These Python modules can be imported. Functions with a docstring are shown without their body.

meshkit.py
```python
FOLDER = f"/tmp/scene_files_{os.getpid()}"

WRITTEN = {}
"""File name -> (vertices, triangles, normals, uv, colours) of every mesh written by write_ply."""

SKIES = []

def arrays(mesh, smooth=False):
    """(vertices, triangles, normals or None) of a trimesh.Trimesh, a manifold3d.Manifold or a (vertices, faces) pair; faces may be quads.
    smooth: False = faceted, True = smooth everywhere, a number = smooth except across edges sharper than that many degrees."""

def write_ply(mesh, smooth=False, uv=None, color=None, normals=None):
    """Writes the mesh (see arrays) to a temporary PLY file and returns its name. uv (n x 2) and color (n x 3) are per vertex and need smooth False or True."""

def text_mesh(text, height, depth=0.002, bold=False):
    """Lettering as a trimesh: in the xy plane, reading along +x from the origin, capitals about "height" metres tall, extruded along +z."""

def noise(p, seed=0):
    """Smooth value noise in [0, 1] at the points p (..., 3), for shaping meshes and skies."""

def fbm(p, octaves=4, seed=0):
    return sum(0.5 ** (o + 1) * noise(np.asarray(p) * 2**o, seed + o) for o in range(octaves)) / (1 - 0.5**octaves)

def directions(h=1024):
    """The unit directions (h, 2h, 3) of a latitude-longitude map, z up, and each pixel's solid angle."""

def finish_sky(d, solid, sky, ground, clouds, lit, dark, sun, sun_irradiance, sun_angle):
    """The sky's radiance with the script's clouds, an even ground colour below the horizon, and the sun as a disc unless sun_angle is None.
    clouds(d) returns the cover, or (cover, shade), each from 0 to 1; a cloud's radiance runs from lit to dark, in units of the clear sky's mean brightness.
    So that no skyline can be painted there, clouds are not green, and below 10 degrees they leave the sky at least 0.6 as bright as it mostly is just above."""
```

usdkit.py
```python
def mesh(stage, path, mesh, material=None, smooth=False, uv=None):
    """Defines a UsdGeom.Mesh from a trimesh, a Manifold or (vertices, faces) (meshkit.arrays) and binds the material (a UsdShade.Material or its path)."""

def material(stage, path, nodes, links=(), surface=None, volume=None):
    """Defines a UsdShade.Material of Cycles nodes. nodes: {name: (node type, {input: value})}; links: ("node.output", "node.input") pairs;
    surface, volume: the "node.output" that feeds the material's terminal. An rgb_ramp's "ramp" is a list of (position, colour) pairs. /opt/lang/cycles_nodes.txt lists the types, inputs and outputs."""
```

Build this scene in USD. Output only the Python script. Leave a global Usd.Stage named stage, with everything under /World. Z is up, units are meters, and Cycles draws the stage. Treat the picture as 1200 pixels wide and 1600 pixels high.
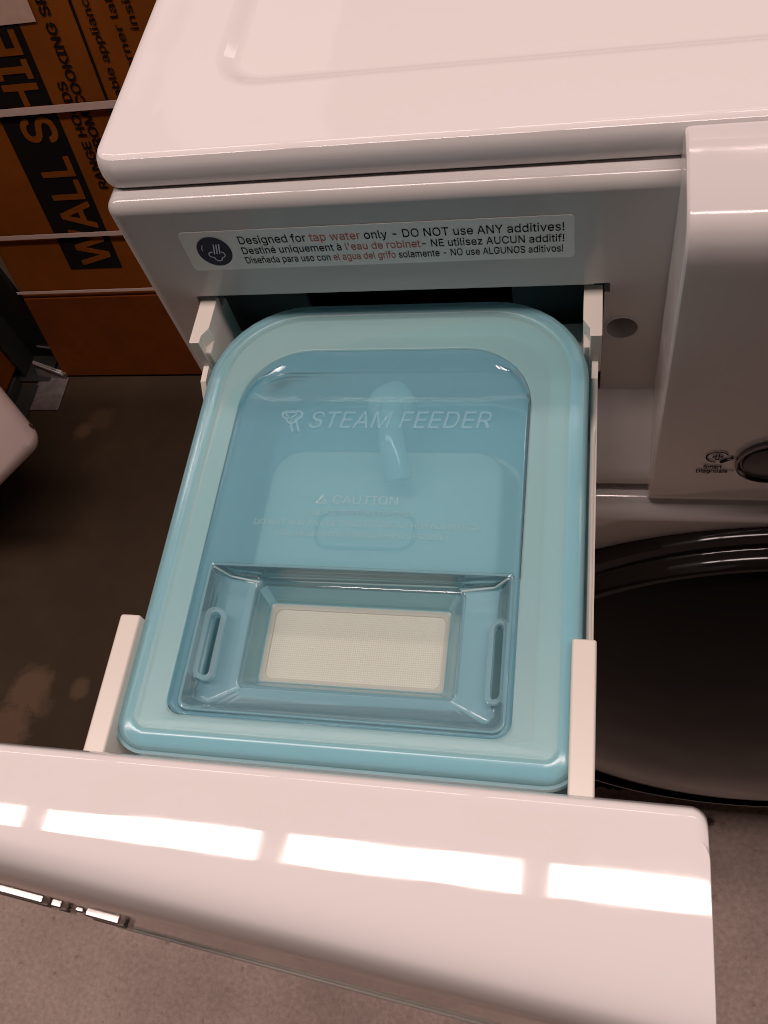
import math, random
import numpy as np, trimesh, usdkit, meshkit
import manifold3d as m3
from shapely.geometry import Polygon, Point, LineString, box as sbox
from shapely import affinity, union_all
from pxr import Usd, UsdGeom, UsdLux, UsdShade, Gf, Sdf

random.seed(4); np.random.seed(4)
stage = Usd.Stage.CreateInMemory()
UsdGeom.SetStageUpAxis(stage, UsdGeom.Tokens.z); UsdGeom.SetStageMetersPerUnit(stage, 1.0)
UsdGeom.Xform.Define(stage, '/World'); UsdGeom.Scope.Define(stage, '/World/Looks')

# ------------------------------------------------------------------ camera
CAM = np.array([0.2153, -0.2869, 1.2211]); RX, RY, RZ, FPX = 0.5363, -0.3598, 0.4404, 1391.14
def _z(a): return np.array([[math.cos(a), -math.sin(a), 0], [math.sin(a), math.cos(a), 0], [0, 0, 1]])
_x = np.array([[1, 0, 0], [0, math.cos(RX), -math.sin(RX)], [0, math.sin(RX), math.cos(RX)]])
ROT = _z(RZ) @ _x @ _z(RY)
cam = UsdGeom.Camera.Define(stage, '/World/camera')
M4 = np.eye(4); M4[:3, :3] = ROT.T; M4[3, :3] = CAM
cam.AddTransformOp().Set(Gf.Matrix4d(*M4.ravel().tolist()))
cam.CreateHorizontalApertureAttr(36.0); cam.CreateVerticalApertureAttr(48.0)
cam.CreateFocalLengthAttr(36.0 * FPX / 1200); cam.CreateClippingRangeAttr(Gf.Vec2f(0.01, 100))
cam.CreateExposureAttr(0.0)

# ------------------------------------------------------------------ light: ceiling strip lamps of the shop
LAMP_COL = Gf.Vec3f(1.0, 0.785, 0.73)
def lamp(name, x, y, z, w, d, power):
    l = UsdLux.RectLight.Define(stage, '/World/' + name)
    l.CreateWidthAttr(w); l.CreateHeightAttr(d); l.CreateIntensityAttr(power); l.CreateNormalizeAttr(False)
    l.CreateColorAttr(LAMP_COL); l.AddTranslateOp().Set(Gf.Vec3d(x, y, z))
    return l
k = 0
for i in range(-4, 5):
    lamp('ceiling_lamp_%03d' % k, -0.56 + i * 1.2, 0.12, 4.9, 1.07, 0.38, 23.5); k += 1
for i in range(-4, 5):
    lamp('ceiling_lamp_%03d' % k, 0.25 + i * 1.2, 3.2, 4.9, 1.07, 0.38, 9.0); k += 1
lamp('ceiling_lamp_%03d' % k, -2.40, 6.1, 4.9, 1.25, 1.6, 0.45)
lamp('ceiling_lamp_%03d' % (k + 1), 0.95, 5.05, 4.9, 1.5, 0.2, 3.0)

# ------------------------------------------------------------------ materials
LK = '/World/Looks/'
def mat(name, nodes, links, surf): return usdkit.material(stage, LK + name, nodes, links, surface=surf)
def plain(name, col, rough=0.5, metallic=0.0, spec=None, coat=0.0, bump=0.0, bscale=400, var=0.0, vscale=30):
    n = {"p": ("principled_bsdf", dict(base_color=col, roughness=rough, metallic=metallic, coat_weight=coat, coat_roughness=0.05, specular_ior_level=0.5 if spec is None else spec))}
    l = []
    n["g"] = ("geometry", {})
    if bump:
        n["nz"] = ("noise_texture", {"scale": bscale, "detail": 3}); n["b"] = ("bump", {"strength": bump, "distance": 0.001})
        l += [("g.position", "nz.vector"), ("nz.fac", "b.height"), ("b.normal", "p.normal")]
    if var:
        c = np.array(col)
        n["nv"] = ("noise_texture", {"scale": vscale, "detail": 5, "roughness": 0.6})
        n["r"] = ("rgb_ramp", {"ramp": [(0.3, tuple(c * (1 - var))), (0.7, tuple(np.minimum(c * (1 + var), 1)))]})
        l += [("g.position", "nv.vector"), ("nv.fac", "r.fac"), ("r.color", "p.base_color")]
    return mat(name, n, l, "p.BSDF")
def gloss(name, col, rough=0.12, wav=0.02, wscale=14, coat=0.0):
    # painted or moulded gloss surface with faint orange peel and smudges in the roughness
    return mat(name, {"g": ("geometry", {}), "nz": ("noise_texture", {"scale": wscale, "detail": 2}), "b": ("bump", {"strength": wav, "distance": 0.002}),
        "n2": ("noise_texture", {"scale": 38, "detail": 6, "roughness": 0.65}), "mr": ("map_range", {"from_min": 0.35, "from_max": 0.75, "to_min": rough * 0.6, "to_max": rough * 2.4}),
        "p": ("principled_bsdf", dict(base_color=col, coat_weight=coat, coat_roughness=0.04))},
        [("g.position", "nz.vector"), ("g.position", "n2.vector"), ("nz.fac", "b.height"), ("b.normal", "p.normal"), ("n2.fac", "mr.value"), ("mr.result", "p.roughness")], "p.BSDF")
def translucent(name, col, tint, body, gl=0.12, trans=0.45, bump=0.0, bscale=900, ior=1.5):
    n = {"g": ("geometry", {}), "d": ("diffuse_bsdf", {"color": col}), "t": ("translucent_bsdf", {"color": col}), "tr": ("transparent_bsdf", {"color": tint}),
         "gl": ("glossy_bsdf", {"color": (1, 1, 1), "roughness": gl}), "f": ("fresnel", {"IOR": ior}),
         "m1": ("mix_closure", {"fac": trans}), "m2": ("mix_closure", {"fac": body}), "m3": ("mix_closure", {})}
    l = [("d.BSDF", "m1.closure1"), ("t.BSDF", "m1.closure2"), ("tr.BSDF", "m2.closure1"), ("m1.closure", "m2.closure2"),
         ("f.fac", "m3.fac"), ("m2.closure", "m3.closure1"), ("gl.BSDF", "m3.closure2")]
    if bump:
        n["nz"] = ("noise_texture", {"scale": bscale, "detail": 3}); n["b"] = ("bump", {"strength": bump, "distance": 0.0005})
        l += [("g.position", "nz.vector"), ("nz.fac", "b.height"), ("b.normal", "gl.normal"), ("b.normal", "d.normal")]
    return mat(name, n, l, "m3.closure")

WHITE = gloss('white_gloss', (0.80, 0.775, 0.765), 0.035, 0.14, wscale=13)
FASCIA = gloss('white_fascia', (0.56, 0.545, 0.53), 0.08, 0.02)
PANEL = gloss('panel_white', (0.68, 0.655, 0.645), 0.08, 0.015)
PLASTIC = plain('white_plastic', (0.70, 0.665, 0.60), 0.32, bump=0.03)
CAVITY = plain('cavity_grey', (0.12, 0.13, 0.125), 0.55)
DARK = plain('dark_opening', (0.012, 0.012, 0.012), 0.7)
BLACK = plain('black_gloss', (0.009, 0.007, 0.006), 0.10, spec=0.35)
GLASS = plain('black_glass', (0.003, 0.0025, 0.002), 0.12, spec=0.17)
CHROME = plain('chrome', (0.66, 0.62, 0.60), 0.33, 1.0)
KNOBM = plain('smoked_plastic', (0.014, 0.012, 0.012), 0.22)
INK = plain('black_ink', (0.008, 0.008, 0.009), 0.6, spec=0.1)
RED = plain('red_ink', (0.55, 0.10, 0.06), 0.5)
NAVY = plain('navy_ink', (0.008, 0.011, 0.04), 0.7)
PALE = plain('pale_ink', (0.62, 0.66, 0.72), 0.5)
STICK = plain('sticker_white', (0.80, 0.80, 0.77), 0.35)
FROST = translucent('frosted_blue', (0.54, 0.86, 0.87), (0.84, 0.97, 0.98), 0.46, 0.28, 0.45, bump=0.25, bscale=1500)
RIM = translucent('blue_rim', (0.48, 0.87, 0.96), (0.78, 0.97, 1.0), 0.54, 0.18, 0.45)
THROAT = translucent('throat_aqua', (0.46, 0.90, 0.92), (0.8, 0.97, 1.0), 0.75, 0.10, 0.4)
FUNNELM = translucent('funnel_blue', (0.50, 0.88, 1.0), (0.92, 0.99, 1.0), 0.46, 0.05, 0.5, ior=1.6)
CLEAR = translucent('clear_blue', (0.44, 0.85, 1.0), (0.90, 0.99, 1.0), 0.33, 0.05, 0.5, ior=1.55)
LETTER = translucent('clear_letter', (0.60, 0.92, 1.0), (0.93, 0.98, 1.0), 0.42, 0.10, 0.5, ior=1.5)
CAUT = translucent('fine_letter', (0.75, 0.96, 1.0), (0.95, 0.99, 1.0), 0.36, 0.15, 0.4, ior=1.5)
TANK = translucent('tank_blue', (0.48, 0.86, 0.98), (0.80, 0.97, 1.0), 0.62, 0.18, 0.4)
PADM = translucent('pad_pale', (0.86, 0.97, 0.92), (0.85, 0.97, 0.97), 0.92, 0.2, 0.25)
TUBE = translucent('tube_blue', (0.76, 0.98, 1.0), (0.8, 0.97, 1.0), 0.95, 0.06, 0.4, ior=1.7)
SCREEN = mat('woven_screen', {"g": ("geometry", {}), "w1": ("wave_texture", {"wave_type": "bands", "bands_direction": "x", "scale": 330.0}), "w2": ("wave_texture", {"wave_type": "bands", "bands_direction": "y", "scale": 330.0}),
    "mx": ("math", {"math_type": "maximum"}), "mr": ("map_range", {"from_min": 0.2, "from_max": 0.75, "to_min": 0.6, "to_max": 1.0, "clamp": True}),
    "d": ("diffuse_bsdf", {"color": (0.72, 0.77, 0.69)}), "tl": ("translucent_bsdf", {"color": (0.72, 0.77, 0.69)}), "m0": ("mix_closure", {"fac": 0.3}), "t": ("transparent_bsdf", {}), "m": ("mix_closure", {})},
    [("g.position", "w1.vector"), ("g.position", "w2.vector"), ("w1.fac", "mx.value1"), ("w2.fac", "mx.value2"), ("mx.value", "mr.value"), ("mr.result", "m.fac"),
     ("d.BSDF", "m0.closure1"), ("tl.BSDF", "m0.closure2"), ("t.BSDF", "m.closure1"), ("m0.closure", "m.closure2")], "m.closure")
SCREENF = translucent('screen_frame', (0.72, 0.75, 0.68), (0.9, 0.9, 0.9), 0.55, 0.3, 0.3)
CARD = plain('orange_cardboard', (0.19, 0.052, 0.005), 0.85, spec=0.1, bump=0.1, bscale=200, var=0.18, vscale=9)
CARD2 = plain('brown_cardboard', (0.125, 0.031, 0.004), 0.85, spec=0.1, bump=0.1, bscale=200, var=0.2, vscale=12)
CARDINK = plain('carton_ink', (0.008, 0.006, 0.005), 0.8, spec=0.1)
STRAP = translucent('carton_strap', (0.80, 0.62, 0.55), (0.9, 0.85, 0.8), 0.85, 0.2, 0.2)
PAPER = plain('carton_label', (0.52, 0.36, 0.28), 0.6, var=0.12, vscale=60)
SMOKE = plain('smoked_chrome', (0.16, 0.14, 0.14), 0.2, 0.9)
RACK = plain('black_steel', (0.018, 0.020, 0.017), 0.45)
ZINC = plain('galvanised', (0.45, 0.40, 0.38), 0.30, 0.8, var=0.3, vscale=45)
OLDWHITE = plain('white_enamel', (0.66, 0.54, 0.50), 0.35)
RUST = plain('rust', (0.07, 0.025, 0.012), 0.8)

def floor_mat():
    # pale scuffed concrete of the aisle, dark brown coating in the display bay, worn through in places
    n = {"g": ("geometry", {}), "s": ("separate_xyz", {}),
         "n1": ("noise_texture", {"scale": 7, "detail": 8, "roughness": 0.62}), "n2": ("noise_texture", {"scale": 160, "detail": 4, "roughness": 0.7}),
         "nw": ("noise_texture", {"scale": 22, "detail": 6, "roughness": 0.7}),
         "v": ("voronoi_texture", {"scale": 11, "randomness": 1.0}), "vn": ("vector_math", {"math_type": "multiply_add", "vector2": (0.014, 0.014, 0.014)}),
         "v2": ("voronoi_texture", {"scale": 34, "randomness": 1.0}),
         "aisle": ("rgb_ramp", {"ramp": [(0.30, (0.30, 0.235, 0.205)), (0.5, (0.365, 0.288, 0.252)), (0.72, (0.43, 0.342, 0.30))]}),
         "grain": ("rgb_ramp", {"ramp": [(0.3, (0.72, 0.72, 0.72)), (0.7, (1.08, 1.08, 1.08))]}),
         "spot": ("rgb_ramp", {"ramp": [(0.0, (0.12, 0.09, 0.08)), (0.06, (0.2, 0.16, 0.15)), (0.10, (1, 1, 1))]}),
         "spot2": ("rgb_ramp", {"ramp": [(0.0, (0.45, 0.38, 0.35)), (0.08, (0.7, 0.62, 0.58)), (0.13, (1, 1, 1))]}),
         "m1": ("mix_color", {"blend_type": "multiply", "fac": 1.0}), "m2": ("mix_color", {"blend_type": "multiply", "fac": 1.0}), "m2b": ("mix_color", {"blend_type": "multiply", "fac": 0.6}),
         "bay": ("rgb_ramp", {"ramp": [(0.3, (0.027, 0.0165, 0.008)), (0.6, (0.038, 0.0235, 0.0115)), (0.75, (0.054, 0.034, 0.017))]}),
         "sk": ("math", {"math_type": "multiply_add", "value2": -0.068}), "edge": ("math", {"math_type": "multiply_add", "value2": 0.03}), "gt": ("math", {"math_type": "greater_than", "value2": -0.032}),
         "m3": ("mix_color", {"blend_type": "mix"}), "p": ("principled_bsdf", {"roughness": 0.75, "specular_ior_level": 0.2}),
         "b": ("bump", {"strength": 0.25, "distance": 0.002})}
    l = [("g.position", "s.vector")] + [("g.position", x + ".vector") for x in ("n1", "n2", "nw")] + [
         ("n2.color", "vn.vector1"), ("g.position", "vn.vector3"), ("vn.vector", "v.vector"), ("vn.vector", "v2.vector"),
         ("n1.fac", "aisle.fac"), ("n2.fac", "grain.fac"), ("v.distance", "spot.fac"), ("v2.distance", "spot2.fac"),
         ("aisle.color", "m1.a"), ("grain.color", "m1.b"), ("m1.result", "m2.a"), ("spot.color", "m2.b"), ("m2.result", "m2b.a"), ("spot2.color", "m2b.b"),
         ("n1.fac", "bay.fac"), ("nw.fac", "edge.value1"), ("s.x", "sk.value1"), ("s.y", "sk.value3"), ("sk.value", "edge.value3"), ("edge.value", "gt.value1"),
         ("gt.value", "m3.fac"), ("m2b.result", "m3.a"), ("n2.fac", "b.height"), ("b.normal", "p.normal")]
    # worn patches in the coating
    prev, col = "bay.color", None
    for i, (px, py, r, c) in enumerate([(-0.615, 0.035, 0.038, (0.10, 0.062, 0.036)), (-0.635, -0.02, 0.04, (0.10, 0.06, 0.036)), (-0.532, 0.049, 0.015, (0.085, 0.055, 0.03)), (-0.643, 0.547, 0.022, (0.065, 0.038, 0.02)), (-0.676, 0.52, 0.018, (0.09, 0.05, 0.028))]):
        n["d%d" % i] = ("vector_math", {"math_type": "distance", "vector2": (px, py, 0.0)})
        n["q%d" % i] = ("math", {"math_type": "multiply_add", "value2": r * 2.2}); n["k%d" % i] = ("map_range", {"from_min": r * 2.35, "from_max": r * 1.75, "to_min": 0, "to_max": 0.85, "clamp": True})
        n["x%d" % i] = ("mix_color", {"blend_type": "mix", "b": c})
        l += [("g.position", "d%d.vector1" % i), ("nw.fac", "q%d.value1" % i), ("d%d.value" % i, "q%d.value3" % i), ("q%d.value" % i, "k%d.value" % i), ("k%d.result" % i, "x%d.fac" % i), (prev, "x%d.a" % i)]
        prev = "x%d.result" % i
    l.append((prev, "m3.b")); l.append(("m3.result", "p.base_color"))
    return mat('shop_floor', n, l, "p.BSDF")
FLOOR = floor_mat()

# ------------------------------------------------------------------ object helpers
used = {}
def numbered(parent, name):
    key = parent + '/' + name; c = used.get(key, 0); used[key] = c + 1
    return key if c == 0 else '%s_%03d' % (key, c)
def path(p): return '/World' if p is None else (p if isinstance(p, str) else str(p.GetPath()))
def tag(o, label=None, cat=None, group=None, kind=None):
    pr = o.GetPrim() if hasattr(o, 'GetPrim') else o
    for kk, v in (('label', label), ('category', cat), ('group', group), ('kind', kind)):
        if v: pr.SetCustomDataByKey(kk, v)
    return o
def thing(name, label, cat, loc=(0, 0, 0), group=None):
    x = UsdGeom.Xform.Define(stage, numbered('/World', name)); x.AddTranslateOp().Set(Gf.Vec3d(*loc))
    return tag(x, label, cat, group)
def off(parent):
    p = stage.GetPrimAtPath(path(parent)); o = np.zeros(3)
    while p and p.GetPath() != Sdf.Path('/World'):
        a = p.GetAttribute('xformOp:translate')
        if a and a.Get() is not None: o += np.array(a.Get())
        p = p.GetParent()
    return o
def obj(name, mesh, material, parent=None, smooth=32, label=None):
    """mesh in world coordinates becomes one Mesh prim under parent"""
    v, f, n = meshkit.arrays(mesh, False)
    m = usdkit.mesh(stage, numbered(path(parent), name), trimesh.Trimesh(v - off(parent), f, process=False), material, smooth=smooth)
    if label: tag(m, label)
    return m

# ------------------------------------------------------------------ mesh helpers
def rr(x0, x1, y0, y1, r, n=7):
    """rounded rectangle, CCW; r = radii at (x0y0, x1y0, x1y1, x0y1)"""
    if np.ndim(r) == 0: r = (r,) * 4
    out = []
    for (cx, cy, a0, rad) in ((x0 + r[0], y0 + r[0], 180, r[0]), (x1 - r[1], y0 + r[1], 270, r[1]), (x1 - r[2], y1 - r[2], 0, r[2]), (x0 + r[3], y1 - r[3], 90, r[3])):
        for a in np.radians(np.linspace(a0, a0 + 90, n + 1)): out.append((cx + rad * math.cos(a), cy + rad * math.sin(a)))
    return np.array(out)
def inset(x0, x1, y0, y1, r, d, n=7):
    r = np.array([r] * 4 if np.ndim(r) == 0 else r, float)
    return rr(x0 + d, x1 - d, y0 + d, y1 - d, np.maximum(r - d, 0.0006), n)
def at(ring, z): return np.column_stack([ring, np.full(len(ring), z)])
def loft(rings, cap0=False, cap1=False):
    N = len(rings[0]); v = np.vstack(rings); f = []
    for i in range(len(rings) - 1):
        for j in range(N):
            a, b = i * N + j, i * N + (j + 1) % N
            f += [(a, b, b + N), (a, b + N, a + N)]
    v = list(v)
    for flag, i in ((cap0, 0), (cap1, len(rings) - 1)):
        if flag:
            c = len(v); v.append(np.mean(rings[i], 0))
            for j in range(N):
                a, b = i * N + j, i * N + (j + 1) % N
                f.append((b, a, c) if i == 0 and flag is cap0 and (i == 0) else (a, b, c))
    return trimesh.Trimesh(np.array(v), np.array(f), process=False)
def fix(m):
    m = trimesh.Trimesh(m.vertices, m.faces, process=True); m.fix_normals()
    return m
def shell(m, t):
    """upper and lower skin of a thin moulding whose edge is butted to its neighbour"""
    m = trimesh.Trimesh(m.vertices, m.faces, process=True); v, f, n = m.vertices, m.faces, m.vertex_normals
    return trimesh.Trimesh(np.vstack([v, v - n * t]), np.vstack([f, f[:, ::-1] + len(v)]), process=False)
def solidify(m, t):
    m = trimesh.Trimesh(m.vertices, m.faces, process=True)
    v, f = m.vertices, m.faces; n = m.vertex_normals; k = len(v)
    e = np.sort(m.edges, 1); _, idx, cnt = np.unique(e, axis=0, return_index=True, return_counts=True)
    b = m.edges[idx[cnt == 1]]
    side = np.vstack([np.column_stack([b[:, 1], b[:, 0], b[:, 0] + k]), np.column_stack([b[:, 1], b[:, 0] + k, b[:, 1] + k])])
    return fix(trimesh.Trimesh(np.vstack([v, v - n * t]), np.vstack([f, f[:, ::-1] + k, side]), process=False))
def man(m): m = trimesh.Trimesh(m.vertices, m.faces, process=True); m.fix_normals(); return m3.Manifold(m3.Mesh(m.vertices.astype(np.float32), m.faces.astype(np.uint32)))
def tri(m): q = m.to_mesh(); return trimesh.Trimesh(q.vert_properties[:, :3], q.tri_verts, process=False)
def rbox(a, b, r=0.002, n=12):
    a, b = np.minimum(a, b), np.maximum(a, b); r = min(r, *(np.array(b) - a) * 0.49); s = m3.Manifold.sphere(r, n)
    return tri(m3.Manifold.batch_hull([s.translate([x, y, z]) for x in (a[0] + r, b[0] - r) for y in (a[1] + r, b[1] - r) for z in (a[2] + r, b[2] - r)]))
def bx(a, b): return trimesh.creation.box(bounds=[np.minimum(a, b), np.maximum(a, b)])
def polyex(poly, h, O, U, V, W):
    """extrude a shapely polygon (u, v) by h along W, from origin O"""
    ms = [trimesh.creation.extrude_polygon(g, h, engine='earcut') for g in getattr(poly, 'geoms', [poly])]
    m = trimesh.util.concatenate(ms); p = m.vertices
    m.vertices = np.array(O) + p[:, :1] * np.array(U) + p[:, 1:2] * np.array(V) + p[:, 2:] * np.array(W)
    m.fix_normals(); return m
def tube(pts, r, n=14):
    pts = np.array(pts, float); r = np.broadcast_to(r, len(pts)); rings = []; up = np.array([0, 0, 1.0])
    for i, p in enumerate(pts):
        t = pts[min(i + 1, len(pts) - 1)] - pts[max(i - 1, 0)]; t /= np.linalg.norm(t)
        a = np.cross(t, up if abs(t[2]) < 0.9 else [1.0, 0, 0]); a /= np.linalg.norm(a); b = np.cross(t, a)
        rings.append([p + r[i] * (math.cos(q) * a + math.sin(q) * b) for q in np.linspace(0, 2 * math.pi, n, endpoint=False)])
    return fix(loft([np.array(x) for x in rings], True, True))
def text(s, h, O, U, V, W, width=None, depth=0.00012, bold=False, shear=0.0, sx=None, x_shift=0.0):
    m = meshkit.text_mesh(s, h, depth, bold); p = m.vertices.copy()
    x0, x1 = p[:, 0].min(), p[:, 0].max()
    k = sx if sx else (width / (x1 - x0) if width else 1.0)
    p[:, 0] = (p[:, 0] - (0 if sx else x0)) * k + x_shift + shear * p[:, 1]
    m.vertices = np.array(O) + p[:, :1] * np.array(U) + p[:, 1:2] * np.array(V) + p[:, 2:] * np.array(W)
    return m
def runs(segs, h, O, U, V, W, width, depth=0.00012, bold=False):
    """one line of text in several colours, fitted to width: returns a mesh per segment"""
    full = meshkit.text_mesh(''.join(segs), h, depth, bold); x0, x1 = full.bounds[:, 0]; k = width / (x1 - x0); out, pre = [], ''
    for s in segs:
        pre += s; end = meshkit.text_mesh(pre.rstrip(), h, depth, bold).bounds[1, 0]; m = meshkit.text_mesh(s.strip(), h, depth, bold)
        p = m.vertices; p[:, 0] = (p[:, 0] - p[:, 0].max() + end - x0) * k
        m.vertices = np.array(O) + p[:, :1] * np.array(U) + p[:, 1:2] * np.array(V) + p[:, 2:] * np.array(W); out.append(m)
    return out
cat_ = trimesh.util.concatenate
EX, EY, EZ = np.eye(3)
def stroke(pts, w): return LineString(pts).buffer(w / 2)
def cloud(cx, cy, r, gap=None):
    """outline of a puff of steam, and three slanted lines rising out of it"""
    c = union_all([Point(cx + dx * r, cy + dy * r).buffer(rad * r, 12) for dx, dy, rad in ((-0.42, 0.05, 0.36), (0.40, 0.02, 0.40), (0.02, -0.36, 0.40), (-0.05, 0.12, 0.30))])
    return c

# ------------------------------------------------------------------ the setting: shop floor
g = trimesh.Trimesh([(-6, -5, 0), (6, -5, 0), (6, 2.2, 0), (-6, 2.2, 0)], [(0, 1, 2), (0, 2, 3)])
tag(obj('floor', g, FLOOR, smooth=False), kind='structure')

# ------------------------------------------------------------------ clothes dryer
DW = 0.686
dryer = thing('clothes_dryer', 'white front loading clothes dryer with its water drawer pulled open', 'clothes dryer', (0.343, 0.35, 0))
# cabinet: side and back walls, front with the rounded shoulder under the panel
obj('cabinet', tri(man(rbox((0.002, 0.03, 0.012), (DW - 0.002, 0.70, 0.9675), 0.004)) - man(bx((0.0095, -0.02, 0.7995), (0.2455, 0.3455, 0.9165)))), WHITE, dryer)
sh = tri(man(rbox((0.002, -0.046, 0.105), (DW - 0.002, 0.06, 0.782), 0.012, 32)))
obj('front_panel', sh, PANEL, dryer)
for fx in (0.05, DW - 0.05):
    obj('foot', trimesh.creation.cylinder(0.02, 0.02, sections=20, transform=trimesh.transformations.translation_matrix((fx, 0.06, 0.0105))), DARK, dryer)
# lid of the cabinet with its rolled front edge and the shallow pressed field
X0, X1, Y0, Y1 = -0.001, DW + 0.001, 0.0095, 0.72
prof = [(0.0014, 0.9680), (0.0006, 0.9688), (0.0001, 0.9706), (0.0, 0.9732), (0.0003, 0.9768), (0.0012, 0.9799), (0.0028, 0.9820), (0.0046, 0.9828), (0.0064, 0.9829), (0.0084, 0.9828), (0.020, 0.9825)]
R = [at(inset(X0, X1, Y0, Y1, 0.012, d, 8), z) for d, z in prof]
def field(d): return rr(0.0475 + d, DW - 0.0475 - d, 0.0575 + d, 0.67 - d, 0.022 - d, 8)
R += [at(field(-0.004), 0.9825), at(field(-0.0015), 0.9823), at(field(0.001), 0.9815), at(field(0.0045), 0.9799), at(field(0.007), 0.9793), at(field(0.0095), 0.9792)]
obj('top_panel', fix(loft(R, True, True)), WHITE, dryer, smooth=25)
# fascia of the recess with the drawer slot cut through
XL, XR = 0.0265, 0.2217
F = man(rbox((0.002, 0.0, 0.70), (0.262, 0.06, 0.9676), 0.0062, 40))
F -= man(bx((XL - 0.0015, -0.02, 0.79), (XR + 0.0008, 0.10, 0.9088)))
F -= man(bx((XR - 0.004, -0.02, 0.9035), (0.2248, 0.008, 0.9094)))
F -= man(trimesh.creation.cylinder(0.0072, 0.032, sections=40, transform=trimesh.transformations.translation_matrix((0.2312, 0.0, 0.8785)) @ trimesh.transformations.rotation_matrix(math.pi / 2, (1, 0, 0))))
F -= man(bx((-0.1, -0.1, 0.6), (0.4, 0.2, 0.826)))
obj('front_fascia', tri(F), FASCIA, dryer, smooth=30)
dish = trimesh.creation.revolve([(0.0001, -0.0145), (0.0060, -0.0140), (0.0070, -0.012), (0.0072, 0.0), (0.0078, 0.0003), (0.0084, 0.0)], sections=40)
dish.apply_transform(trimesh.transformations.rotation_matrix(math.pi / 2, (1, 0, 0))); dish.apply_translation((0.2312, -0.0002, 0.8785))
obj('screw_recess', dish, FASCIA, dryer)
# sloping ledge below the recess with its rolled lip
lp = [(0.03, 0.834), (0.0, 0.830), (-0.004, 0.8255), (-0.0285, 0.7985), (-0.0318, 0.7935), (-0.0328, 0.7885), (-0.031, 0.7850), (-0.027, 0.7838), (0.03, 0.7838)]
ledge = polyex(Polygon([(y, z) for y, z in lp]), 0.258, (0.0025, 0, 0), EY, EZ, EX)
obj('ledge', ledge, PANEL, dryer, smooth=40)
# hollow behind the slot
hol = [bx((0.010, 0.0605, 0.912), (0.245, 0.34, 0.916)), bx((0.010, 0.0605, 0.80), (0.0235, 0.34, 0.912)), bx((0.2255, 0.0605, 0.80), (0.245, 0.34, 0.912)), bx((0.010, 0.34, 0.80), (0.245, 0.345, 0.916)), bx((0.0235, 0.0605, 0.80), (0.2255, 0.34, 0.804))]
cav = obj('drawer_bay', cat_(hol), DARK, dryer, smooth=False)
fr = sbox(0.024, 0.79, 0.2252, 0.9115).difference(Polygon(rr(0.0705, 0.178, 0.80, 0.9105, 0.006)))
obj('bay_frame', polyex(fr, 0.003, (0, 0.024, 0), EX, EZ, EY), CAVITY, dryer, smooth=False)

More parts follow.
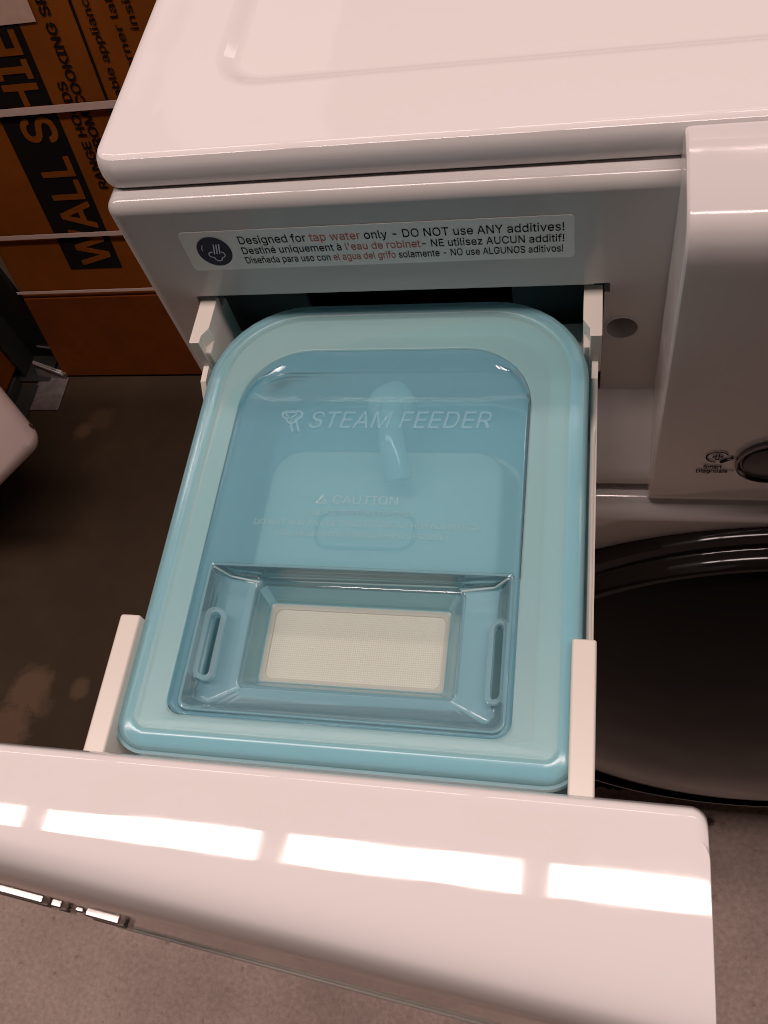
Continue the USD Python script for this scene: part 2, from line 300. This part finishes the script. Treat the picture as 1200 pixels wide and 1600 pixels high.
# control panel, proud of the recess on its right
cp = [(0.02, 0.9802), (0.004, 0.9812), (-0.004, 0.9810), (-0.018, 0.9788), (-0.028, 0.9766), (-0.0325, 0.9748), (-0.0362, 0.9712), (-0.0385, 0.9665), (-0.0396, 0.960), (-0.040, 0.950), (-0.0405, 0.790), (-0.0395, 0.7845), (-0.036, 0.7835), (0.02, 0.7835)]
def bow(x): return -0.010 * math.sin(math.pi * min(1, max(0, (x - 0.325) / 0.361))) 
xs = list(np.concatenate([[0.2494, 0.2497, 0.2506, 0.2522], np.linspace(0.256, DW - 0.006, 28), [DW]]))
pad = [0.0016, 0.0008, 0.0002, 0.0] + [0.0] * 29
rings = []
cy, cz = -0.008, 0.88
for x, d in zip(xs, pad):
    ring = []
    for y, z in cp:
        yy = y + bow(x) * (1 if y < 0 else 0) * min(1, -y / 0.03); vy, vz = yy - cy, z - cz; L = math.hypot(vy, vz)
        sy = d if yy < 0 else 0
        ring.append((x, yy + (sy if yy < -0.02 else 0), z - (d if z > 0.9 else -d)))
    rings.append(np.array(ring))
panel = obj('control_panel', fix(loft(rings, True, True)), PANEL, dryer, smooth=24)
def pface(x, z): return -0.0405 + bow(x)
# printed pictogram: a cross in an open ring with a telephone handset, two lines of lettering
PY = -0.0401
def flat(poly, y, m, name, parent, h=0.00012): return obj(name, polyex(poly, h, (0, y, 0), EX, EZ, (0, -1, 0)), m, parent, smooth=False)
cx0, cz0 = 0.2792, 0.8292
arc = [(cx0 + 0.0052 * math.cos(a), cz0 + 0.0046 * math.sin(a)) for a in np.radians(np.linspace(30, 262, 30))]
flat(stroke(arc, 0.0007), PY - 0.0009, INK, 'pictogram_ring', panel)
w_, l_ = 0.0009, 0.0024
cross = union_all([sbox(cx0 - l_, cz0 - w_, cx0 + l_, cz0 + w_), sbox(cx0 - w_, cz0 - l_, cx0 + w_, cz0 + l_)])
flat(cross.difference(cross.buffer(-0.0005)), PY - 0.0009, INK, 'pictogram_cross', panel)
ph = affinity.rotate(Polygon(rr(-0.0036, 0.0036, -0.0011, 0.0011, 0.0008)), 38, origin=(0, 0)); ph = affinity.translate(ph, cx0 + 0.0045, cz0 - 0.0026)
phs = affinity.translate(affinity.rotate(sbox(0.0004, -0.0006, 0.0024, 0.0006), 38, origin=(0, 0)), cx0 + 0.0045, cz0 - 0.0026)
flat(ph.difference(phs), PY - 0.0009, INK, 'pictogram_handset', panel)
obj('lettering', cat_([text('Smart', 0.0028, (0.2736, PY - 0.0009, 0.8187), EX, EZ, (0, -1, 0), 0.0088, bold=True), text('Diagnosis', 0.0028, (0.2706, PY - 0.0009, 0.8146), EX, EZ, (0, -1, 0), 0.0150, bold=True), text('TM', 0.0010, (0.2861, PY - 0.0009, 0.8162), EX, EZ, (0, -1, 0), 0.0022)]), INK, panel, smooth=False)
obj('lettering', text('S', 0.0052, (0.3005, PY - 0.0009, 0.8440), EX, EZ, (0, -1, 0), 0.0036, bold=True), INK, panel, smooth=False)
kb = trimesh.creation.revolve([(0.0001, 0.0), (0.0152, 0.0), (0.0157, 0.0012), (0.0155, 0.0024), (0.0146, 0.0028), (0.0138, 0.0020), (0.0133, 0.0010), (0.0001, 0.0008)][::-1], sections=56)
dm = trimesh.creation.revolve([(0.0001, 0.0040), (0.006, 0.0039), (0.010, 0.0033), (0.0122, 0.0024), (0.0128, 0.0012), (0.0001, 0.001)], sections=56)
for m_ in (kb, dm):
    m_.apply_scale((1.13, 1.13, 1.0))
    m_.apply_transform(trimesh.transformations.rotation_matrix(math.pi / 2, (1, 0, 0))); m_.apply_translation((0.3052, pface(0.305, 0.826) - 0.0002, 0.8262)); m_.fix_normals()
bz = obj('button_ring', kb, SMOKE, panel, smooth=40); bd = obj('button', dm, KNOBM, panel, smooth=40)
tri_ = Point(0.3052, 0.8255).buffer(0.0048, 20); flat(tri_.difference(tri_.buffer(-0.0011)), pface(0.305, 0.826) - 0.0039, INK, 'button_mark', panel)

# round door: black ring and bulging black glass, leaning out at the bottom
DC = np.array([0.343, -0.0770, 0.5585]); dt = -math.atan2(0.055, 0.47)
DN = np.array([0, -math.cos(dt), -math.sin(dt)]) * 1.0; DU = EX; DV = np.array([0, -math.sin(dt), math.cos(dt)])
DN = np.cross(DU, DV)
def door_rev(pf, sec=96):
    m = trimesh.creation.revolve([(r * 0.90, h) for r, h in pf], sections=sec); p = m.vertices
    m.vertices = DC + p[:, :1] * DU + p[:, 1:2] * DV + p[:, 2:] * DN; m.fix_normals(); return m
ring = obj('door', door_rev([(0.2092, -0.03), (0.2362, -0.05), (0.2375, -0.012), (0.2365, -0.004), (0.2349, -0.001), (0.2284, 0.0004), (0.2271, 0.0008), (0.2266, 0.0016), (0.2263, 0.0030), (0.2260, 0.0052), (0.2253, 0.0078), (0.2238, 0.0100), (0.2214, 0.0114), (0.2192, 0.0116), (0.2176, 0.0098), (0.2168, 0.006)]), BLACK, dryer, smooth=35)
obj('door_trim', door_rev([(0.2178, 0.0100), (0.2175, 0.0108), (0.2171, 0.0108), (0.2167, 0.0098), (0.2166, 0.006)], 96), BLACK, ring, smooth=40)
gp = [(0.0001, 0.046)] + [(r, 0.046 - 0.040 * (r / 0.2166) ** 2) for r in np.linspace(0.02, 0.2166, 24)]
obj('door_glass', door_rev(gp), GLASS, ring, smooth=60)

# warning sticker on the fascia
lab = obj('warning_label', polyex(Polygon(rr(0.0318, 0.2091, 0.9267, 0.9507, 0.0022)), 0.00025, (0, -0.0001, 0), EX, EZ, (0, -1, 0)), STICK, dryer, smooth=False)
LY = -0.0004
lines = [(['Designed for ', 'tap water', ' only - DO NOT use ANY additives!'], 0.0046, 0.0598, 0.9424, 0.1450),
         (['Destiné uniquement à ', "l'eau de robinet", '- NE utilisez AUCUN additif!'], 0.0042, 0.0595, 0.9362, 0.1453),
         (['Diseñada para uso con ', 'el agua del grifo', ' solamente - NO use ALGUNOS aditivos!'], 0.0040, 0.0594, 0.9303, 0.1449)]
blk, red = [], []
for segs, h, x, z, w in lines:
    a, b, c = runs(segs, h, (x, LY, z), EX, EZ, (0, -1, 0), w); blk += [a, c]; red.append(b)
for q_ in range(3):
    obj('lettering', blk[2 * q_], INK, lab, smooth=False); obj('lettering', blk[2 * q_ + 1], INK, lab, smooth=False); obj('lettering', red[q_], RED, lab, smooth=False, label='red words in the line')
dsk = affinity.scale(Point(0.0461, 0.9386).buffer(1, 40), 0.0083, 0.0089)
flat(dsk, LY, NAVY, 'pictogram_disc', lab)
cl = cloud(0.0466, 0.9366, 0.0052); ri = cl.difference(cl.buffer(-0.0005))
sl = [affinity.rotate(sbox(x - 0.00028, 0.9372, x + 0.00028, 0.9432), -14, origin=(x, 0.9372)) for x in (0.0456, 0.0469, 0.0482)]
slot_ = union_all([s.buffer(0.0005) for s in sl]); ri = union_all([ri.difference(slot_)] + sl)
ri = union_all([ri, stroke([(0.0405, 0.9395), (0.0407, 0.9413), (0.0415, 0.9428)], 0.0003)])
flat(ri, LY - 0.00015, PALE, 'pictogram_steam', lab)

# ------------------------------------------------------------------ the drawer, part of the dryer
tray = Polygon(rr(0.0278, 0.2208, -0.2335, 0.012, 0.002)).difference(Polygon(rr(0.0310, 0.2178, -0.2240, 0.0085, (0.012, 0.012, 0.030, 0.030)))).difference(sbox(0.062, -0.004, 0.187, 0.05))
dr = cat_([polyex(tray, 0.0485, (0, 0, 0.8195), EX, EY, EZ), bx((0.0285, -0.233, 0.8155), (0.2200, 0.0115, 0.8192))])
drawer = obj('drawer', dr, PLASTIC, dryer, smooth=30)
def side(s):
    """side rail: thick block at the front, thin wall, and the ear that stops it at the slot; s = -1 left, 1 right"""
    o = 0.0265 if s < 0 else 0.2217; q = -s
    def X(d): return o + q * d
    front = man(rbox((X(0), -0.236, 0.80), (X(0.0092), -0.1650, 0.8985), 0.0012))
    cutp = Polygon([(X(0.0062), -0.27), (X(0.0062), -0.2195), (X(0.0085), -0.212), (X(0.0085), -0.27)])
    mid = man(rbox((X(0.0016), -0.20, 0.80), (X(0.0040), 0.01, 0.8690), 0.0010))
    wav = man(polyex(Polygon([(-0.02, 0.81), (-0.02, 0.8885), (-0.036, 0.8870), (-0.046, 0.8740), (-0.060, 0.8670), (-0.075, 0.81)]), 0.0028, (min(X(0.0012), X(0.004)), 0, 0), EY, EZ, EX))
    er = Polygon([(X(0), 0.0025), (X(0), -0.0268), (X(0.0052), -0.0268), (X(0.0052), -0.0225), (X(0.0083), -0.0175), (X(0.0083), 0.0025)])
    ear = man(polyex(er.buffer(-0.0007).buffer(0.0007), 0.0255, (0, 0, 0.880), EX, EY, EZ))
    web = man(rbox((X(0.0020), -0.0262, 0.82), (X(0.0080), 0.0100, 0.897), 0.0010))
    return tri(front + mid + wav + ear + web)
obj('side_rail', side(-1), PLASTIC, drawer, smooth=30); obj('side_rail', side(1), PLASTIC, drawer, smooth=30)

# curved front of the drawer
def xend(z): return 0.2497 + (0.965 - z) * 0.09
_ty = [-0.2392, -0.2515, -0.258, -0.265, -0.270, -0.275, -0.279, -0.282, -0.2842]
_tt = [-1.2, -0.9, 0.45, 1.9, 6.5, 18.0, 33.0, 53.0, 80.0]
_Y = np.linspace(-0.2392, -0.2842, 46)
_T = np.tan(np.radians(np.interp(-_Y, -np.array(_ty), _tt))); _T = np.convolve(np.pad(_T, 3, 'edge'), np.ones(7) / 7, 'valid')
_Z = 0.9653 - np.concatenate([[0], np.cumsum((_T[1:] + _T[:-1]) / 2 * 0.001)])
base = [(-0.2362, 0.9638), (-0.2372, 0.9649)] + list(zip(_Y, _Z)) + [(-0.2852, _Z[-1] - 0.006), (-0.2860, _Z[-1] - 0.014), (-0.2868, 0.922)]
def brow(x): return -0.2687 - 0.103 * x
def foot_y(x): return brow(x) - 0.0098
def front_profile(x, ye):
    sft = brow(x) + 0.2842
    P = [(ye + 0.0012, 0.798), (ye + 0.0012, 0.9610)]
    for y, z in base:
        w = min(1, max(0, (-0.256 - y) / 0.027)) if sft > 0 else min(1, max(0, (-0.265 - y) / 0.019)); w = w * w * (3 - 2 * w)
        e = min(1, max(0, (y + 0.262) / 0.022)); yy = y + sft * w + (ye + 0.2362) * max(0, e)
        P.append((yy, z))
    y0 = P[-1][0]
    for t in (0.25, 0.5, 0.75, 0.97): P.append((y0 + (foot_y(x) - y0) * t, 0.922 + (0.800 - 0.922) * t))
    P += [(foot_y(x) + 0.0012, 0.7985), (foot_y(x) + 0.003, 0.798)]
    return P
rings = []
XA = -0.004
us = list(np.linspace(0, 1, 40)[:-2]) 
for u in list(np.linspace(0, 0.962, 40)) + [0.970, 0.978, 0.985, 0.991, 0.996, 0.9988, 1.0]:
    x_ = XA + u * (0.2497 - XA); dd = 0.2497 - x_; r = 0.0045
    ye = -0.2362 if dd > r else -0.2362 - (r - math.sqrt(max(0, r * r - (r - dd) ** 2)))
    P = front_profile(x_, ye); ring = []
    for i, (y, z) in enumerate(P):
        k_ = u ** 8; e = 0.0012 * max(0, (u - 0.985) / 0.015) ** 2
        ring.append((x_ + (xend(z) - 0.2497) * k_, y, z - (e if 1 < i < 10 else 0)))
    rings.append(np.array(ring))
dfront = obj('drawer_front', fix(loft(rings, True, True)), WHITE, drawer, smooth=38)
# chrome emblem seen edge on, and the thin trim along the lower edge of the face
def face_y(x, z):
    t = (0.922 - z) / 0.122; y0 = -0.2868 + brow(x) + 0.2842
    return y0 + (foot_y(x) - y0) * t
def ebar(xa, xb, z0, z1, pr):
    sp = m3.Manifold.sphere(0.0007, 10); pp = []
    for x in (xa + 0.0007, xb - 0.0007):
        for z in (z0 + 0.0007, z1 - 0.0007): pp += [sp.translate([x, face_y(x, z) - pr + 0.0007, z]), sp.translate([x, face_y(x, z) + 0.003, z])]
    return tri(m3.Manifold.batch_hull(pp))
for xa, xb, pr in ((-0.0200, 0.0098, 0.0020), (0.0128, 0.0184, 0.0020), (0.0238, 0.0283, 0.0014), (0.0285, 0.0442, 0.0022)):
    obj('emblem_letter', tri(man(ebar(xa, xb, 0.8535, 0.8595, pr)) + man(ebar(xa + 0.0006, xb - 0.0006, 0.8592, 0.8622, pr * 0.25)) + man(ebar(xa + 0.0003, xb - 0.0003, 0.8618, 0.8672, pr * 0.8))), CHROME, drawer)
obj('lower_trim', tube([(x, foot_y(x) - 0.0003, 0.802) for x in np.linspace(0.012, 0.249, 30)], 0.0008, 10), PLASTIC, drawer)

# ------------------------------------------------------------------ water reservoir lying in the drawer
res = thing('water_reservoir', 'translucent blue lidded water reservoir with filler screen lying in the open drawer', 'water reservoir', (0.125, -0.109, 0.8195))
OX = (0.0345, 0.2166, -0.2192, 0.0062); OR = (0.013, 0.013, 0.046, 0.046)
def o(d, z, n=9): return at(inset(*OX, OR, d, n), z)
# tank: flange, walls, floor
tk = [o(0.0035, 0.8835), o(0.0035, 0.8875), o(0.0045, 0.8882), o(0.0155, 0.8882), o(0.0172, 0.8870), o(0.0180, 0.880), o(0.0195, 0.842), o(0.0215, 0.8392), o(0.026, 0.8385)]
skin = loft(tk, False, True)
tank = obj('tank', solidify(skin, 0.0012), TANK, res, smooth=40)
pd = rr(0.0585, 0.1855, -0.197, -0.052, 0.016, 7)
def pads(d, z): return at(rr(0.0565 + d, 0.1845 - d, -0.199 + d, -0.050 - d, 0.018 - d * 0.5, 7), z)
obj('floor_pad', fix(loft([pads(-0.002, 0.8387), pads(0.0, 0.8392), pads(0.002, 0.843), pads(0.0055, 0.8545), pads(0.0075, 0.8562), pads(0.010, 0.8565)], True, True)), PADM, res, smooth=40)
ob = Polygon(rr(0.0905, 0.1395, -0.1115, -0.0915, 0.0075)); obj('pad_outline', polyex(ob.difference(ob.buffer(-0.0014)), 0.0012, (0, 0, 0.8564), EX, EY, EZ), LETTER, res, smooth=30)
# hose end and its cap
hs = [(0.1235, -0.030, 0.868), (0.1240, -0.044, 0.8755), (0.1250, -0.054, 0.8765), (0.1265, -0.064, 0.8745), (0.1290, -0.0735, 0.8705), (0.1305, -0.0795, 0.8675)]
hose = obj('hose', tube(hs, [0.0068, 0.0066, 0.0062, 0.0062, 0.0064, 0.0065], 22), TUBE, res, smooth=50)
cap_ = trimesh.creation.revolve([(0.0001, 0.0), (0.0118, 0.0), (0.0122, 0.003), (0.0118, 0.0085), (0.0100, 0.0118), (0.0062, 0.0136), (0.0001, 0.0142)], sections=40); cap_.apply_translation((0.1230, -0.0405, 0.8655)); cap_.fix_normals()
obj('hose_cap', cap_, TUBE, hose, smooth=40)

# lid: rolled rim, frosted border
pn = (0.0545, 0.1918, -0.2045, -0.0235); PR = (0.007, 0.007, 0.032, 0.032); PQ = (0.007, 0.007, 0.020, 0.020)
lidr = [o(0.0, 0.8868), o(0.0, 0.8908), o(0.0005, 0.8926), o(0.0013, 0.8936), o(0.0030, 0.8942), o(0.0056, 0.8946), o(0.0070, 0.8949), o(0.0078, 0.8947)]
rim = obj('lid', shell(loft(lidr), 0.0014), RIM, res, smooth=45)
fb = [o(0.0078, 0.8947), o(0.0086, 0.8943), o(0.0094, 0.8945), o(0.0110, 0.8947), at(rr(pn[0] - 0.0010, pn[1] + 0.0010, pn[2] - 0.0010, pn[3] + 0.0010, PR, 9), 0.8948), at(rr(*pn, PR, 9), 0.8945)]
obj('lid_border', shell(loft(fb), 0.0014), FROST, rim, smooth=45)
# front lip of the lid, slightly wider than the rest
ol = Polygon(inset(*OX, OR, 0.0, 12)).buffer(0.0011); lipo = ol.intersection(sbox(0, -0.3, 0.3, -0.2055)); lipo = lipo.difference(Polygon(inset(*OX, OR, 0.0006, 12)))
obj('lid_lip', polyex(lipo, 0.0048, (0, 0, 0.8866), EX, EY, EZ), RIM, rim, smooth=30)
# sunken clear panel of the lid
fun = (0.0588, 0.1886, -0.2015, -0.1375)
p1 = [at(rr(pn[0] + 0.0002, pn[1] - 0.0002, pn[2] + 0.0002, pn[3] - 0.0002, PR, 9), 0.8944), at(rr(pn[0] + 0.0006, pn[1] - 0.0006, pn[2] + 0.0004, pn[3] - 0.0040, PR, 9), 0.8938), at(rr(pn[0] + 0.0010, pn[1] - 0.0010, pn[2] + 0.0008, pn[3] - 0.0098, PQ, 9), 0.8929), at(rr(pn[0] + 0.0016, pn[1] - 0.0016, pn[2] + 0.0012, pn[3] - 0.0112, PQ, 9), 0.8925), at(rr(fun[0] - 0.0008, fun[1] + 0.0008, fun[2] - 0.0008, fun[3] + 0.0008, (0.005, 0.005, 0.0016, 0.0016), 9), 0.8925)]
obj('lid_panel', shell(loft(p1), 0.0014), CLEAR, rim, smooth=30)
# funnel round the filler
mo = (0.0772, 0.1672, -0.1855, -0.1402)
fr_ = [at(rr(fun[0] - 0.0006, fun[1] + 0.0006, fun[2] - 0.0006, fun[3] + 0.0006, (0.005, 0.005, 0.0016, 0.0016), 9), 0.8925), at(rr(fun[0], fun[1], fun[2], fun[3], (0.0045, 0.0045, 0.0012, 0.0012), 9), 0.8931), at(rr(fun[0] + 0.0010, fun[1] - 0.0010, fun[2] + 0.0014, fun[3] - 0.0008, (0.004, 0.004, 0.001, 0.001), 9), 0.8929),
       at(rr(fun[0] + 0.0014, fun[1] - 0.0014, fun[2] + 0.0022, fun[3] - 0.0012, (0.0035, 0.0035, 0.001, 0.001), 9), 0.8918), at(rr(fun[0] + 0.0038, fun[1] - 0.0040, fun[2] + 0.0046, fun[3] - 0.0012, (0.003, 0.003, 0.001, 0.001), 9), 0.8850), at(rr(fun[0] + 0.0065, fun[1] - 0.0068, fun[2] + 0.0066, fun[3] - 0.0014, (0.003, 0.003, 0.001, 0.001), 9), 0.8819), at(rr(mo[0] - 0.0018, mo[1] + 0.0018, mo[2] - 0.0018, mo[3] + 0.0006, 0.003, 9), 0.8801), at(rr(mo[0] - 0.0006, mo[1] + 0.0006, mo[2] - 0.0006, mo[3] + 0.0002, 0.003, 9), 0.8795), at(rr(*mo, 0.003, 9), 0.8782), at(rr(mo[0] + 0.0004, mo[1] - 0.0004, mo[2] + 0.0004, mo[3] - 0.0004, 0.0028, 9), 0.8768)]
fs = solidify(loft(fr_), 0.0013)
def caps(x, y0, y1, w): return stroke([(x, y0), (x, y1)], w)
fm = man(fs)
slots = [(0.0645, -0.1840, -0.1600, 0.886), (0.1842, -0.1860, -0.1590, 0.886)]
for x, a, b, z in slots: fm -= man(polyex(caps(x, a, b, 0.0036), 0.05, (0, 0, 0.86), EX, EY, EZ))
funnel = obj('funnel', tri(fm), FUNNELM, res, smooth=28)
for x, a, b, z in slots:
    zz = 0.8902 - abs(x - (fun[0] + 0.0014 if x < 0.1 else fun[1] - 0.0014)) * 0.0117 / 0.017
    sl_ = 0.0117 / 0.017 * (-1 if x < 0.1 else 1)
    rg = caps(x, a, b, 0.0078).difference(caps(x, a, b, 0.0038))
    ring_ = polyex(rg, 0.0022, (0, 0, zz - 0.0012), EX, EY, EZ); ring_.vertices[:, 2] += (ring_.vertices[:, 0] - x) * sl_ * 0.8
    obj('slot_rim', ring_, LETTER, funnel, smooth=30)
th = [at(rr(mo[0] + 0.0005, mo[1] - 0.0005, mo[2] + 0.0005, mo[3] - 0.0005, 0.0026, 9), 0.8770), at(rr(0.0808, 0.1618, -0.1812, -0.1446, 0.0026, 9), 0.8680), at(rr(0.0832, 0.1596, -0.1788, -0.1470, 0.002, 9), 0.8672)]
obj('filler_throat', solidify(loft(th), 0.0012), RIM, funnel, smooth=30)
sc = polyex(Polygon(rr(0.0812, 0.1614, -0.1808, -0.1450, 0.002)), 0.0003, (0, 0, 0.8672), EX, EY, EZ)
fo = Polygon(rr(0.0812, 0.1614, -0.1808, -0.1450, 0.002))
obj('screen_frame', polyex(fo.difference(Polygon(rr(0.0836, 0.1596, -0.1790, -0.1474, 0.003))), 0.0006, (0, 0, 0.8674), EX, EY, EZ), SCREENF, funnel, smooth=False)
scr = obj('filler_screen', sc, SCREEN, funnel, smooth=False)
for sx_, fx_, mx_ in ((1, fun[0] + 0.0016, mo[0] + 0.0004), (-1, fun[1] - 0.0016, mo[1] - 0.0004)):
    obj('funnel_crease', tube([(fx_, fun[3] - 0.0014, 0.8922), (fx_ + (mx_ - fx_) * 0.3, fun[3] - 0.0018, 0.8835), (mx_, mo[3], 0.8800)], 0.00055, 8), TUBE, funnel)
# raised lettering on the clear panel
ZT = 0.8924
obj('lettering', text('STEAM FEEDER', 0.0090, (0.0905, -0.0672, ZT), EX, EY, EZ, 0.0835, depth=0.0005, bold=False, shear=0.18), LETTER, rim, smooth=False)
c2 = cloud(0.0818, -0.0605, 0.0066); c3 = c2.difference(c2.buffer(-0.0009)); t2 = [affinity.rotate(sbox(x - 0.0005, -0.0700, x + 0.0005, -0.0635), 20, origin=(x, -0.0635)) for x in (0.0815, 0.0845)]
c4 = cloud(0.0812, -0.0600, 0.0036); obj('steam_mark', polyex(union_all([c3, c4.difference(c4.buffer(-0.0007))] + t2), 0.0008, (0, 0, ZT), EX, EY, EZ), LETTER, rim, smooth=False)
cau = [text('CAUTION', 0.0042, (0.1085, -0.1068, ZT), EX, EY, EZ, 0.0290, 0.0004), text('USE FILTERED WATER ONLY', 0.0026, (0.0985, -0.1125, ZT), EX, EY, EZ, 0.047, 0.0004),
       text('DO NOT ADD ANY DETERGENTS OR OTHER ADDITIVES', 0.0026, (0.0745, -0.1178, ZT), EX, EY, EZ, 0.0985, 0.0004), text('FILL RESERVOIR THROUGH FILTER ONLY', 0.0026, (0.0855, -0.1230, ZT), EX, EY, EZ, 0.0765, 0.0004)]
tr_ = Polygon([(0.1008, -0.1070), (0.1062, -0.1070), (0.1035, -0.1022)]); tr2 = union_all([tr_.difference(tr_.buffer(-0.0006)), sbox(0.1033, -0.1056, 0.1037, -0.1038)])
obj('lettering', cat_(cau + [polyex(tr2, 0.0004, (0, 0, ZT), EX, EY, EZ)]), CAUT, rim, smooth=False)

# ------------------------------------------------------------------ printed carton leaning on the back of the bay
lean = math.radians(12.5); BT = np.array([0, math.sin(lean), math.cos(lean)]); BN = np.array([0, -math.cos(lean), math.sin(lean)])
BO = np.array([0, 0.645, 0.0])
def bw(u, t, n=0.0): return BO + u * EX + t * BT + n * BN
def bslab(u0, u1, t0, t1, n0, n1, r=0.0):
    m = rbox((u0, n0, t0), (u1, n1, t1), r, 12) if r else bx((u0, n0, t0), (u1, n1, t1)); p = m.vertices
    m.vertices = BO + p[:, :1] * EX + p[:, 2:] * BT + p[:, 1:2] * BN; m.fix_normals(); return m
cart = thing('printed_carton', 'orange printed cardboard carton with black lettering leaning behind the white dryer', 'cardboard box', (-0.3, 0.75, 0))
obj('carton_body', bslab(-0.752, 0.12, 0.001, 1.02, -0.28, 0.0, 0.004), CARD, cart)
obj('lower_flap', bslab(-0.748, 0.118, 0.004, 0.178, 0.0005, 0.0035, 0.0015), CARD2, cart)
band = sbox(-0.760, 0.0, -0.538, 1.0)
# black printed band with the title knocked out of it
wl = meshkit.text_mesh('WALL SHIELD', 0.062, 0.001, True)
def box_text(s, cap, u_base, t0, t1=None, bold=False, sx=None, n=0.0006):
    return text(s, cap, bw(u_base, t0, n), BT, -EX, BN, (t1 - t0) if t1 else None, 0.0004, bold, sx=sx)
obj('title_band', bslab(-0.632, -0.538, 0.232, 1.0, 0.0002, 0.0006), CARDINK, cart, smooth=False)
_w = meshkit.text_mesh('WALL S', 0.053, 0.001, True).bounds[:, 0]
tm = box_text('WALL SHIELD', 0.053, -0.5505, 0.238, None, True, sx=0.247 / (_w[1] - _w[0]), n=0.0010)
for piece in sorted(tm.split(only_watertight=False), key=lambda q: q.vertices[:, 2].min()):
    obj('title_letter', piece, CARD, cart, smooth=False)
for args in (('RANGE HOODS', 0.0132, -0.5050, 0.372, 0.533, True), ('FROM COOKING SPLASHES', 0.0138, -0.4862, 0.424, 0.735, True), ('available appliance', 0.0115, -0.427, 0.461, 0.645), ('corner label', 0.0110, -0.393, 0.525, 0.660), ('inside', 0.0110, -0.370, 0.590, 0.655)):
    for piece in sorted(box_text(*args).split(only_watertight=False), key=lambda q: q.vertices[:, 2].min()): obj('printed_letter', piece, CARDINK, cart, smooth=False)
obj('rule', bslab(-0.4545, -0.4505, 0.30, 1.0, 0.0003, 0.0008), CARDINK, cart, smooth=False)
for t, w in ((0.498, 0.0105), (0.2975, 0.0075), (0.191, 0.005)):
    obj('strap', bslab(-0.753, 0.121, t - w / 2, t + w / 2, 0.0042, 0.0050), STRAP, cart, smooth=False)
obj('shipping_label', bslab(-0.66, -0.511, 0.612, 0.72, 0.0012, 0.0016), PAPER, cart, smooth=False)

# ------------------------------------------------------------------ odds and ends at the left edge of the bay
post = thing('rack_post', 'black steel rack post standing left of the printed carton', 'rack post', (-0.79, 0.70, 0))
obj('upright', cat_([bx((-0.835, 0.69, 0.0), (-0.765, 0.70, 1.2)), bx((-0.835, 0.64, 0.0), (-0.828, 0.69, 1.2))]), RACK, post, smooth=False)
obj('base_plate', rbox((-0.86, 0.63, 0.0005), (-0.775, 0.73, 0.006), 0.001), RACK, post)
brk = thing('metal_bracket', 'bright folded galvanised bracket at the foot of the printed carton', 'bracket', (-0.775, 0.60, 0))
obj('base_plate', rbox((-0.800, 0.565, 0.0006), (-0.738, 0.640, 0.004), 0.001), ZINC, brk)
obj('upright_flange', fix(loft([np.array([(-0.802, 0.640, 0.003), (-0.741, 0.634, 0.003), (-0.741, 0.640, 0.003), (-0.802, 0.646, 0.003)]), np.array([(-0.806, 0.655, 0.030), (-0.742, 0.640, 0.012), (-0.742, 0.645, 0.012), (-0.806, 0.660, 0.030)])], True, True)), ZINC, brk, smooth=False)
for (a, b, r) in (((-0.803, 0.652, 0.031), (-0.743, 0.637, 0.014), 0.0028), ((-0.805, 0.690, 0.035), (-0.772, 0.688, 0.030), 0.0022)):
    obj('rolled_edge', tube([a, b], r, 10), CHROME, brk)
bolt = trimesh.creation.icosphere(2, 0.0055); bolt.apply_translation((-0.800, 0.718, 0.034)); obj('bolt_head', bolt, CHROME, brk)
c2_ = thing('plain_carton', 'small plain brown carton behind the white cabinet at the left edge', 'cardboard box', (-0.95, 0.60, 0))
obj('carton_body', rbox((-1.20, 0.44, 0.03), (-0.835, 0.70, 0.22), 0.004), CARD2, c2_)
rail = thing('floor_rail', 'dark steel floor rail running under the white cabinet', 'rail', (-0.82, 0.3, 0))
obj('rail_web', cat_([bx((-0.835, -0.6, 0.0005), (-0.795, 0.62, 0.006)), bx((-0.835, -0.6, 0.006), (-0.828, 0.62, 0.03))]), RACK, rail, smooth=False)
cab = thing('white_cabinet', 'corner of a white enamelled cabinet with a rust chip on its rounded edge', 'cabinet', (-0.75, 0.43, 0))
pts = []
s_ = m3.Manifold.sphere(0.030, 32); S2 = m3.Manifold.sphere(0.012, 24)
cv = [s_.translate([-0.655, 0.3895, 0.175]), s_.translate([-0.760, 0.510, 0.60]), s_.translate([-1.10, 0.37, 0.175]), s_.translate([-1.10, 0.52, 0.60]), s_.translate([-0.70, 0.32, 0.172]), s_.translate([-1.1, 0.20, 0.16])]
obj('cabinet_body', tri(m3.Manifold.batch_hull(cv)), OLDWHITE, cab, smooth=50)
obj('cabinet_base', rbox((-1.1, 0.22, 0.001), (-0.83, 0.42, 0.15), 0.004), RACK, cab)
chip = trimesh.creation.icosphere(3, 0.006); chip.vertices *= (0.5, 0.8, 1.2); chip.vertices += (meshkit.noise(chip.vertices * 300)[:, None] - 0.5) * 0.003
chip.apply_translation((-0.632, 0.405, 0.185)); obj('rust_chip', chip, RUST, cab)
